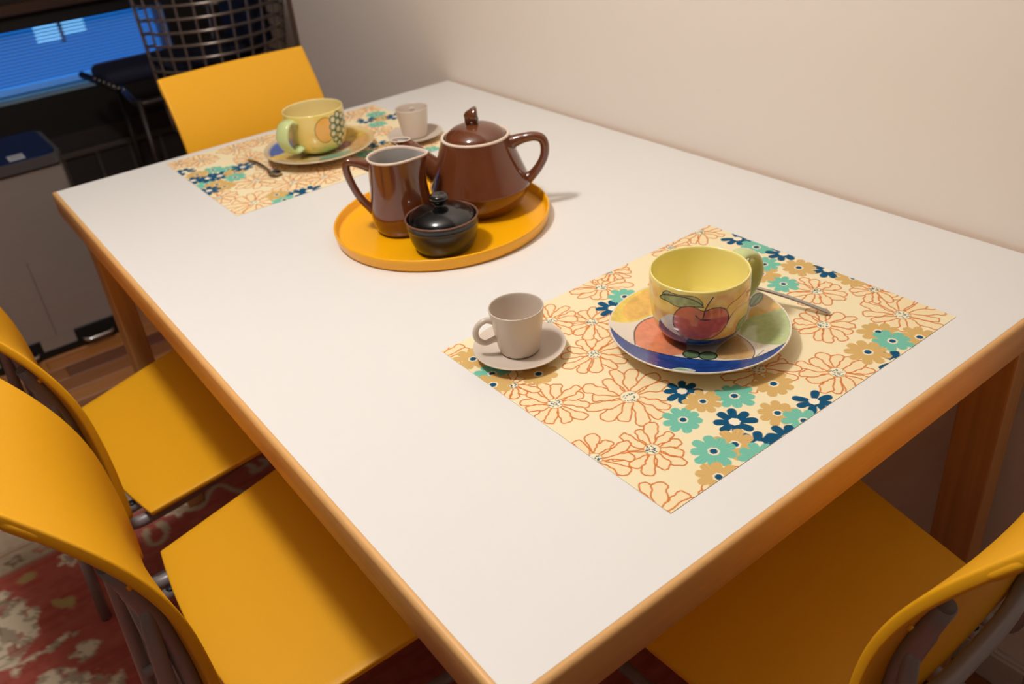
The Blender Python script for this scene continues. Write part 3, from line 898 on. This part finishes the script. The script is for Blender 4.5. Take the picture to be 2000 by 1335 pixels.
def saucer_far(C, X, Y, o, RR):
    wash2 = vnoise(X, Y, 31, .12)
    def fill(P, rgb, m=1.0, it=1):
        d = poly_sd(X, Y, chaikin(P, it)); blend(C, o * np.clip(-d / .6 + .5, 0, 1) * m, rgb, 1 - .3 * (wash2 - .5)); return d
    blend(C, o, (236, 212, 160))
    fill([(-50, -140), (-140, -60), (-125, -20), (-40, -20), (10, -90), (-10, -130)], (66, 98, 176))
    fill([(-10, -100), (-44, -42), (0, -20), (40, -40), (54, -66), (20, -95)], (236, 206, 116))
    fill([(-60, 40), (-60, 130), (60, 120), (60, 80), (10, 40)], (222, 186, 92))
    fill([(10, 55), (20, 110), (70, 100), (95, 40), (60, 30)], (226, 178, 110))
    d = fill([(22, 22), (4, 40), (-2, 54), (16, 58), (32, 44), (34, 28)], (196, 134, 120), 1, 2); blend(C, o * np.clip((.7 - np.abs(d)) / .4 + .4, 0, 1), (120, 84, 80))
    fill([(40, -20), (50, 30), (63, 40), (84, 0), (70, -40)], (150, 190, 160))
    blend(C, o * np.clip((RR - 92) / 6, 0, 1) * .8, (238, 212, 156))


NC = (1.175, -.4365)
FC = (.232, -.446)
make_saucer((NC[0], NC[1], ZM + .0001), saucer_near, 'painted saucer with a broad cobalt blue band, under the apple cup')
make_cup((NC[0], NC[1], .7405), R(88), apple_design, 'yellow breakfast cup painted with a red apple and green leaf, on the nearer placemat')
make_saucer((FC[0], FC[1], ZM + .0001), saucer_far, 'painted saucer with a pale blue patch on its left, under the grape cup', k=1.03)
make_cup((FC[0], FC[1], .7405), R(-68), grape_design, 'yellow breakfast cup painted with an orange circle and green grapes, on the far placemat', k=1.03, hsize=.97)

# ------------------------------------------------------------ beige espresso cups
def make_espresso(x, y, ha, lab_c, lab_s, k=1.0):
    so = [(0, .0055), (.020, .0055), (.0225, .0062), (.030, .0070), (.040, .0092), (.049, .0128), (.0530, .0140), (.0537, .0137), (.0535, .0125), (.048, .0100), (.038, .0060), (.030, .0030), (.0295, .0006), (.0265, .0006), (.026, .0030), (0, .0032)]
    P = [(r * k, z) for r, z in smoothprof(so, 1)]
    s = lathe('espresso_saucer', P[::-1], M['beige'], None, 112, (x, y, ZM + .0002))
    tag(s, lab_s, 'saucer')
    t = tag(empty('espresso_cup', (x, y, ZM + .0002)), lab_c, 'cup')
    pr = [(0, .0062), (.0205, .0062), (.0222, .0072), (.0238, .0100), (.0262, .0240), (.0290, .0440), (.0312, .0605), (.0316, .0628), (.0310, .0636), (.0300, .0632), (.0292, .0600), (.0270, .0430), (.0244, .0240), (.0215, .0130), (.015, .0105), (0, .0100)]
    P = [(r * k, z) for r, z in smoothprof(pr, 1)]
    lathe('bowl', P, M['beige'], t, 112)
    ca, sa = math.cos(ha), math.sin(ha)
    pts = [(r * k * ca, r * k * sa, z) for r, z in ((.0270, .0500), (.0360, .0530), (.0450, .0485), (.0492, .0395), (.0468, .0300), (.0390, .0245), (.0300, .0262), (.0245, .0270))]
    sweep('handle', pts, [.0044, .0034, .0034, .0036, .0035, .0033, .0034, .0046], M['beige'], t, seg=18, sub=7)
    return t


make_espresso(1.052, -.600, R(-112), 'small beige espresso cup with its handle to the left, nearest the camera', 'small beige saucer on the corner of the nearer placemat')
make_espresso(.303, -.277, R(150), 'small beige espresso cup standing behind the teapot spout, handle hidden', 'small beige saucer on the far placemat, half hidden by the teapot', 1.0)

# ------------------------------------------------------------ spoons
def make_spoon(p_tip, p_bowl, label, roll=0):
    a = Vector(p_tip); b = Vector(p_bowl); d = (b - a); L = d.length
    t = empty('teaspoon', a); tag(t, label, 'spoon')
    q = d.to_track_quat('X', 'Z'); t.rotation_mode = 'QUATERNION'; t.rotation_quaternion = q
    # flat tapering handle along +x
    n = 26; rows = []
    for i in range(n + 1):
        s = i / n; x_ = s * (L - .016)
        w = .0040 - .0022 * s ** .8; h = .0011 + .0007 * s
        z_ = .0012 + .004 * math.sin(math.pi * min(1, s)) * 1.0
        if i in (0,): w *= .5
        rows.append([(x_, w * c, z_ + h * s2) for c, s2 in ((-1, -.5), (-1, .5), (-.6, 1), (.6, 1), (1, .5), (1, -.5), (.6, -1), (-.6, -1))])
    G = np.array(rows); c0 = np.repeat(G[0].mean(0)[None], 8, 0); c1 = np.repeat(G[-1].mean(0)[None], 8, 0)
    G = np.concatenate([[c0], G, [c1]])
    link('handle', gridmesh(np.transpose(G, (1, 0, 2)), True), M['steel'], t)
    # bowl
    rows = []
    for i in range(25):
        s = i / 24; xx = L - .019 + s * .034
        w = .0112 * math.sqrt(max(0, 1 - ((s - .52) / .52) ** 2)) + (.0018 if s < .08 else 0)
        dep = .0055 * math.sqrt(max(0, 1 - ((s - .5) / .5) ** 2))
        rows.append([(xx, w * u, .0062 - dep * (1 - u * u)) for u in np.linspace(-1, 1, 15)])
    o = link('bowl', gridmesh(np.array(rows)), M['steel'], t)
    md = o.modifiers.new('solid', 'SOLIDIFY'); md.thickness = .0009
    return t


make_spoon((1.2475, -.2915, .7425), (1.128, -.3445, .7640), 'steel teaspoon leaning on the blue banded saucer behind the apple cup')
make_spoon((.1455, -.5590, .7425), (.2640, -.5560, .7425), 'steel teaspoon lying on the far placemat beside the grape cup')

# ------------------------------------------------------------ tray and tea things
TR = (.676, -.459)
TZ = .7402
prof = [(0, .0002), (.158, .0002), (.1615, .0014), (.1636, .0045), (.1650, .0150), (.1655, .0185), (.1648, .0196), (.1632, .0196), (.1620, .0186), (.1608, .0085), (.1585, .0056), (.154, .0050), (0, .0050)]
tag(lathe('serving_tray', prof, M['tray'], None, 160, (TR[0], TR[1], TZ)), 'round orange plastic tray with a low rim holding the tea things', 'tray')
TF = TZ + .0052

# teapot
tpo = tag(empty('teapot', (.681, -.386, TF)), 'glossy brown ceramic teapot with pale rim and knobbed lid, at the back of the tray', 'teapot')
body = [(0, .0012), (.048, .0012), (.0505, .0002), (.0530, .0006), (.0560, .0030), (.0660, .0130), (.0745, .0270), (.0782, .0380), (.0786, .0410), (.0776, .0440), (.0745, .0510), (.0685, .0670), (.0605, .0890), (.0545, .1060), (.0522, .1140), (.0516, .1160), (.0490, .1160), (.0480, .1120), (.056, .090), (.068, .060), (.071, .040), (.060, .014), (0, .006)]
bo = lathe('body', smoothprof(body, 1), M['brown'], tpo, 144)
lathe('rim', smoothprof([(.0500, .1140), (.0524, .1143), (.0527, .1160), (.0520, .1176), (.0500, .1180), (.0480, .1174), (.0476, .1150), (.0480, .1130)], 1), M['rimwhite'], tpo, 144)
lid = lathe('lid', smoothprof([(0, .108), (.0440, .1095), (.0466, .1140), (.0460, .1165), (.0425, .1215), (.0345, .1275), (.0230, .1318), (.0110, .1338), (0, .1342)], 2), M['brown'], tpo, 144)
ha = R(46); hv = np.array([math.cos(ha), math.sin(ha), 0]); hs = np.array([-math.sin(ha), math.cos(ha), 0])
# knob: an angular post whose top slants up, pierced look through a waist
bm = bmesh.new()
kp = [(-.0125, .130), (-.0118, .1400), (-.0145, .1480), (-.0140, .1510), (.0030, .1600), (.0068, .1590), (.0075, .1480), (.0058, .1400), (.0065, .130)]
vf = [bm.verts.new(tuple(hv * u * .9 + hs * -.0062 + np.array([0, 0, z_]))) for u, z_ in kp]
vb = [bm.verts.new(tuple(hv * u * .9 + hs * .0062 + np.array([0, 0, z_]))) for u, z_ in kp]
bm.faces.new(vf); bm.faces.new(vb[::-1])
for i in range(len(kp)): bm.faces.new((vf[i], vf[i - 1], vb[i - 1], vb[i]))
bmesh.ops.bevel(bm, geom=bm.edges[:], offset=.0016, segments=3, affect='EDGES')
frombm('knob', bm, M['brown'], lid, True)


def rad(v, r, z_, s=0): return tuple(v * r + hs * s + np.array([0, 0, z_]))


hp = [(.050, .1005), (.060, .1050), (.075, .1090), (.090, .1105), (.1005, .1065), (.1045, .0950), (.1020, .0780), (.0930, .0620), (.0825, .0500), (.0725, .0430)]
sweep('handle', [rad(hv, r, z_) for r, z_ in hp], [.0130, .0095, .0075, .0070, .0070, .0068, .0066, .0066, .0074, .0100], M['brown'], tpo, seg=22, sub=6)
sa_ = R(229); sv = np.array([math.cos(sa_), math.sin(sa_), 0]); ss = np.array([-math.sin(sa_), math.cos(sa_), 0])
sp = [(.050, .048, .0240), (.066, .062, .0200), (.080, .079, .0155), (.0925, .0950, .0120), (.1080, .1110, .0098)]
NS = 28
ssp = sweep_mesh([tuple(sv * r + np.array([0, 0, z_])) for r, z_, _ in sp], [q[2] for q in sp], seg=NS, sub=8, caps=False)
co = np.empty(len(ssp.vertices) * 3); ssp.vertices.foreach_get('co', co); co = co.reshape(NS, -1, 3)
ax = sv * .70 + np.array([0, 0, .72]); ax /= np.linalg.norm(ax)
# the mouth is cut level, which stretches it into a pointed oval
for j, zc in ((-1, .1165), (-2, .1135), (-3, .1095)):
    co[:, j, :] += ax[None] * ((zc - co[:, j, 2]) / ax[2])[:, None]
lipd = (co[:, -1] - co[:, -1].mean(0)) @ sv
co[:, -1, :] += np.outer(np.clip(lipd, 0, 1) * .22, sv)
ssp.vertices.foreach_set('co', co.reshape(-1)); ssp.update()
link('spout', ssp, M['brown'], tpo)
ring = co[:, -1, :].copy(); cen = ring.mean(0)
outd = ring - cen; outd /= np.linalg.norm(outd, axis=1)[:, None]
rows = [ring + outd * .0011 * math.cos(2 * math.pi * k / 9) + np.array([0, 0, .0011]) * math.sin(2 * math.pi * k / 9) for k in range(10)]
link('spout_rim', gridmesh(np.transpose(np.array(rows), (1, 0, 2)), True), M['rimwhite'], tpo)
rows = [cen + (ring - cen) * .97, cen + (ring - cen) * .90 - ax * .008, cen + (ring - cen) * .70 - ax * .020, cen + (ring - cen) * .01 - ax * .022]
link('spout_throat', gridmesh(np.transpose(np.array(rows), (1, 0, 2)), True), M['glaze_white'], tpo)

# milk jug
jg = tag(empty('milk_jug', (.655, -.514, TF)), 'glossy brown milk jug with grey inside, standing left of the teapot', 'jug')
spa = R(52)
def jrf(th, r, z_):
    d = np.angle(np.exp(1j * (th - spa)))
    k = np.clip((z_ - .060) / .058, 0, 1) ** 2.2
    back = np.angle(np.exp(1j * (th - spa - math.pi)))
    return r + (r > .02) * (k * .0135 * np.exp(-(d / .40) ** 2) + .0015 * k * np.exp(-(back / .8) ** 2) - .0012 * k * np.exp(-((np.abs(d) - 1.0) / .4) ** 2))
jb = [(0, .0015), (.034, .0015), (.0355, .0003), (.0380, .0008), (.0420, .0050), (.0455, .0150), (.0468, .0280), (.0465, .0330), (.0455, .0400), (.0435, .0600), (.0410, .0840), (.0390, .1040), (.0382, .1150)]
lathe('body', smoothprof(jb, 1), M['brown'], jg, 160, rfun=jrf)
lathe('lining', smoothprof([(.0358, .1150), (.0360, .1040), (.0385, .0840), (.0410, .0600), (.0430, .0350), (.042, .018), (.030, .008), (0, .006)], 1), M['glaze_white'], jg, 160, rfun=jrf)
lathe('rim', [(.0376, .1130), (.0387, .1140), (.0388, .1160), (.0380, .1170), (.0366, .1170), (.0357, .1158), (.0356, .1130)], M['rimwhite'], jg, 160, rfun=jrf)
ha2 = R(-122); hv2 = np.array([math.cos(ha2), math.sin(ha2), 0])
hp2 = [(.0370, .1030), (.0480, .1080), (.0600, .1120), (.0690, .1120), (.0715, .1020), (.0690, .0860), (.0630, .0660), (.0550, .0500), (.0460, .0380), (.0420, .0330)]
sweep('handle', [tuple(hv2 * r + np.array([0, 0, z_])) for r, z_ in hp2], [.0088, .0072, .0062, .0060, .0060, .0058, .0058, .0060, .0068, .0078], M['brown'], jg, seg=20, sub=6)

# sugar bowl
sg_ = tag(empty('sugar_bowl', (.7585, -.5085, TF)), 'black ceramic sugar bowl with a knobbed lid, at the front of the tray', 'bowl')
lathe('bowl', smoothprof([(0, .0014), (.034, .0014), (.0350, .0003), (.0375, .0006), (.0420, .0050), (.0470, .0150), (.0502, .0290), (.0512, .0380), (.0520, .0390), (.0520, .0405), (.0514, .0415), (.0518, .0485), (.0500, .0485), (.0490, .040), (.0470, .026), (.040, .010), (0, .006)], 1), M['blackm'], sg_, 128)
lathe('rim', [(.0510, .0478), (.0522, .0482), (.0527, .0494), (.0519, .0504), (.0508, .0504), (.0500, .0494), (.0500, .0480)], M['rimbrown'], sg_, 128)
sl = lathe('lid', smoothprof([(0, .040), (.0460, .0420), (.0482, .0455), (.0472, .0485), (.0440, .0530), (.0360, .0585), (.0240, .0625), (.0120, .0645), (0, .0650)], 2), M['black'], sg_, 128)
lathe('knob', smoothprof([(.0095, .0632), (.0078, .0670), (.0088, .0700), (.0125, .0725), (.0142, .0762), (.0135, .0800), (.0105, .0818), (.0060, .0806), (0, .0798)], 1), M['black'], sl, 72)

# ------------------------------------------------------------ steel pedal bin
bn = tag(empty('pedal_bin', (-1.0, -.92, 0)), 'brushed steel pedal bin with blue window reflection on its lid and two foot pedals', 'bin')


def rr_slab(name, x0, x1, y0, y1, z0, z1, r, m, parent, top_in=0.0, bev=.004):
    """upright slab with rounded vertical corners"""
    pts = []
    for cx, cy, a0 in ((x1 - r, y1 - r, 0), (x0 + r, y1 - r, 90), (x0 + r, y0 + r, 180), (x1 - r, y0 + r, 270)):
        for k in range(7): a_ = R(a0 + k * 15); pts.append((cx + r * math.cos(a_), cy + r * math.sin(a_)))
    bm = bmesh.new()
    vs0 = [bm.verts.new((p[0], p[1], z0)) for p in pts]; vs1 = [bm.verts.new((p[0], p[1], z1)) for p in pts]
    n = len(pts)
    bm.faces.new(vs0[::-1]); tf = bm.faces.new(vs1)
    for i in range(n): bm.faces.new((vs0[i], vs0[(i + 1) % n], vs1[(i + 1) % n], vs1[i]))
    if bev: bmesh.ops.bevel(bm, geom=list(tf.edges), offset=bev, segments=2, affect='EDGES')
    return frombm(name, bm, m, parent)


rr_slab('body', -.145, .140, -.182, .182, .020, .542, .022, M['brushed'], bn)
rr_slab('base', -.148, .143, -.185, .185, .0, .022, .024, M['blackplastic'], bn, bev=0)
rr_slab('collar', -.142, .137, -.178, .178, .540, .549, .020, M['blackplastic'], bn, bev=0)
rr_slab('lid_rim', -.150, .150, -.186, .186, .549, .576, .034, M['lidrim'], bn, bev=.004)
ld = rr_slab('lid', -.138, .138, -.174, .174, .574, .580, .028, M['lidreflect'], bn, bev=.002)
st = box('sticker', .082, .134, .058, .098, .5802, .5812, M['label'], ld)
for k, z_ in enumerate((.092, .104, .116)):
    box('sticker_print', z_, z_ + .0025,   .064, .092, .5812, .5815, M['lidrim'], st)
for yc, wd in ((.105, .058), (-.105, .058)):
    rc = box('pedal_recess', .132, .1425, yc - wd, yc + wd, .012, .062, M['blackplastic'], bn, bev=.002)
    pth = bez([(.135, yc - .040, .030), (.172, yc - .040, .027), (.172, yc + .040, .027), (.135, yc + .040, .030)], .022, 6)
    sweep('pedal', pth, .0055, M['steel'], bn, seg=14, sub=1)
box('front_seam', .1400, .1412, .0, .0016, .062, .30, M['lidrim'], bn)

# ------------------------------------------------------------ wire tub chair by the window
wc = tag(empty('wire_chair', (-1.55, 0, 0)), 'wire mesh tub chair with a dark seat pad, standing by the window', 'chair')
def wr(z_): f = (z_ - .40) / .5; return .228 + .052 * min(1, max(0, f)) ** .7
def wcen(z_): return -.034 + .028 * (z_ - .44) / .5
def wp(a_, z_): return (wr(z_) * math.cos(a_), wcen(z_) + wr(z_) * math.sin(a_), z_)
A0, A1 = R(-78), R(165)
zt = .368
while zt < 1.02:
    sweep('wire', [wp(A0 + (A1 - A0) * i / 40, zt) for i in range(41)],   .0054, M['chrome'], wc, seg=8, sub=1); zt += .044
k = 0
while True:
    a_ = A0 + k * R(12.6)
    if a_ > A1 + .01: break
    sweep('wire', [wp(a_, max(.368, .368 + .652 * i / 12)) for i in range(13)], .0044 if k else .0065, M['chrome'], wc, seg=8, sub=1); k += 1
bm = bmesh.new(); box_bm(bm, -.16, .05, -.44, .15, .560, .615, .022, 3); frombm('seat_pad', bm, M['navy'], wc, True)
bm = bmesh.new(); box_bm(bm, -.16, .13, .07, .16, .60, .95, .03, 3); frombm('back_cushion', bm, M['navy'], wc, True)
fr = bez([(-.22, -.36, .53), (.10, -.375, .50), (.10, .19, .50), (-.22, .19, .50)], .04, 5)
sweep('base_frame', fr, .011, M['blacktube'], wc, seg=12, sub=1)
sweep('seat_bar', [(-.13, -.475, .592), (.10, -.42, .566)], .012, M['blackplastic'], wc, seg=12, sub=1)
for kx in range(7):
    f = .35 + kx * .1; sweep('rivet', [(-.13 + .29 * f, -.47 + .075 * f - .010, .600 - .032 * f), (-.13 + .29 * f, -.47 + .075 * f - .016, .602 - .032 * f)], .005, M['chrome'], wc, seg=8, sub=1)
for (lx, ly) in ((.10, -.365), (.10, .18), (-.22, .18), (-.22, -.35)):
    sweep('leg', [(lx, ly, .515), (lx * 1.05, ly * 1.02, .0)], .010, M['blacktube'], wc, seg=12, sub=1)
sweep('back_post', [(.10, .15, .50), (.16, .16, .56)], .010, M['blacktube'], wc, seg=10, sub=1)
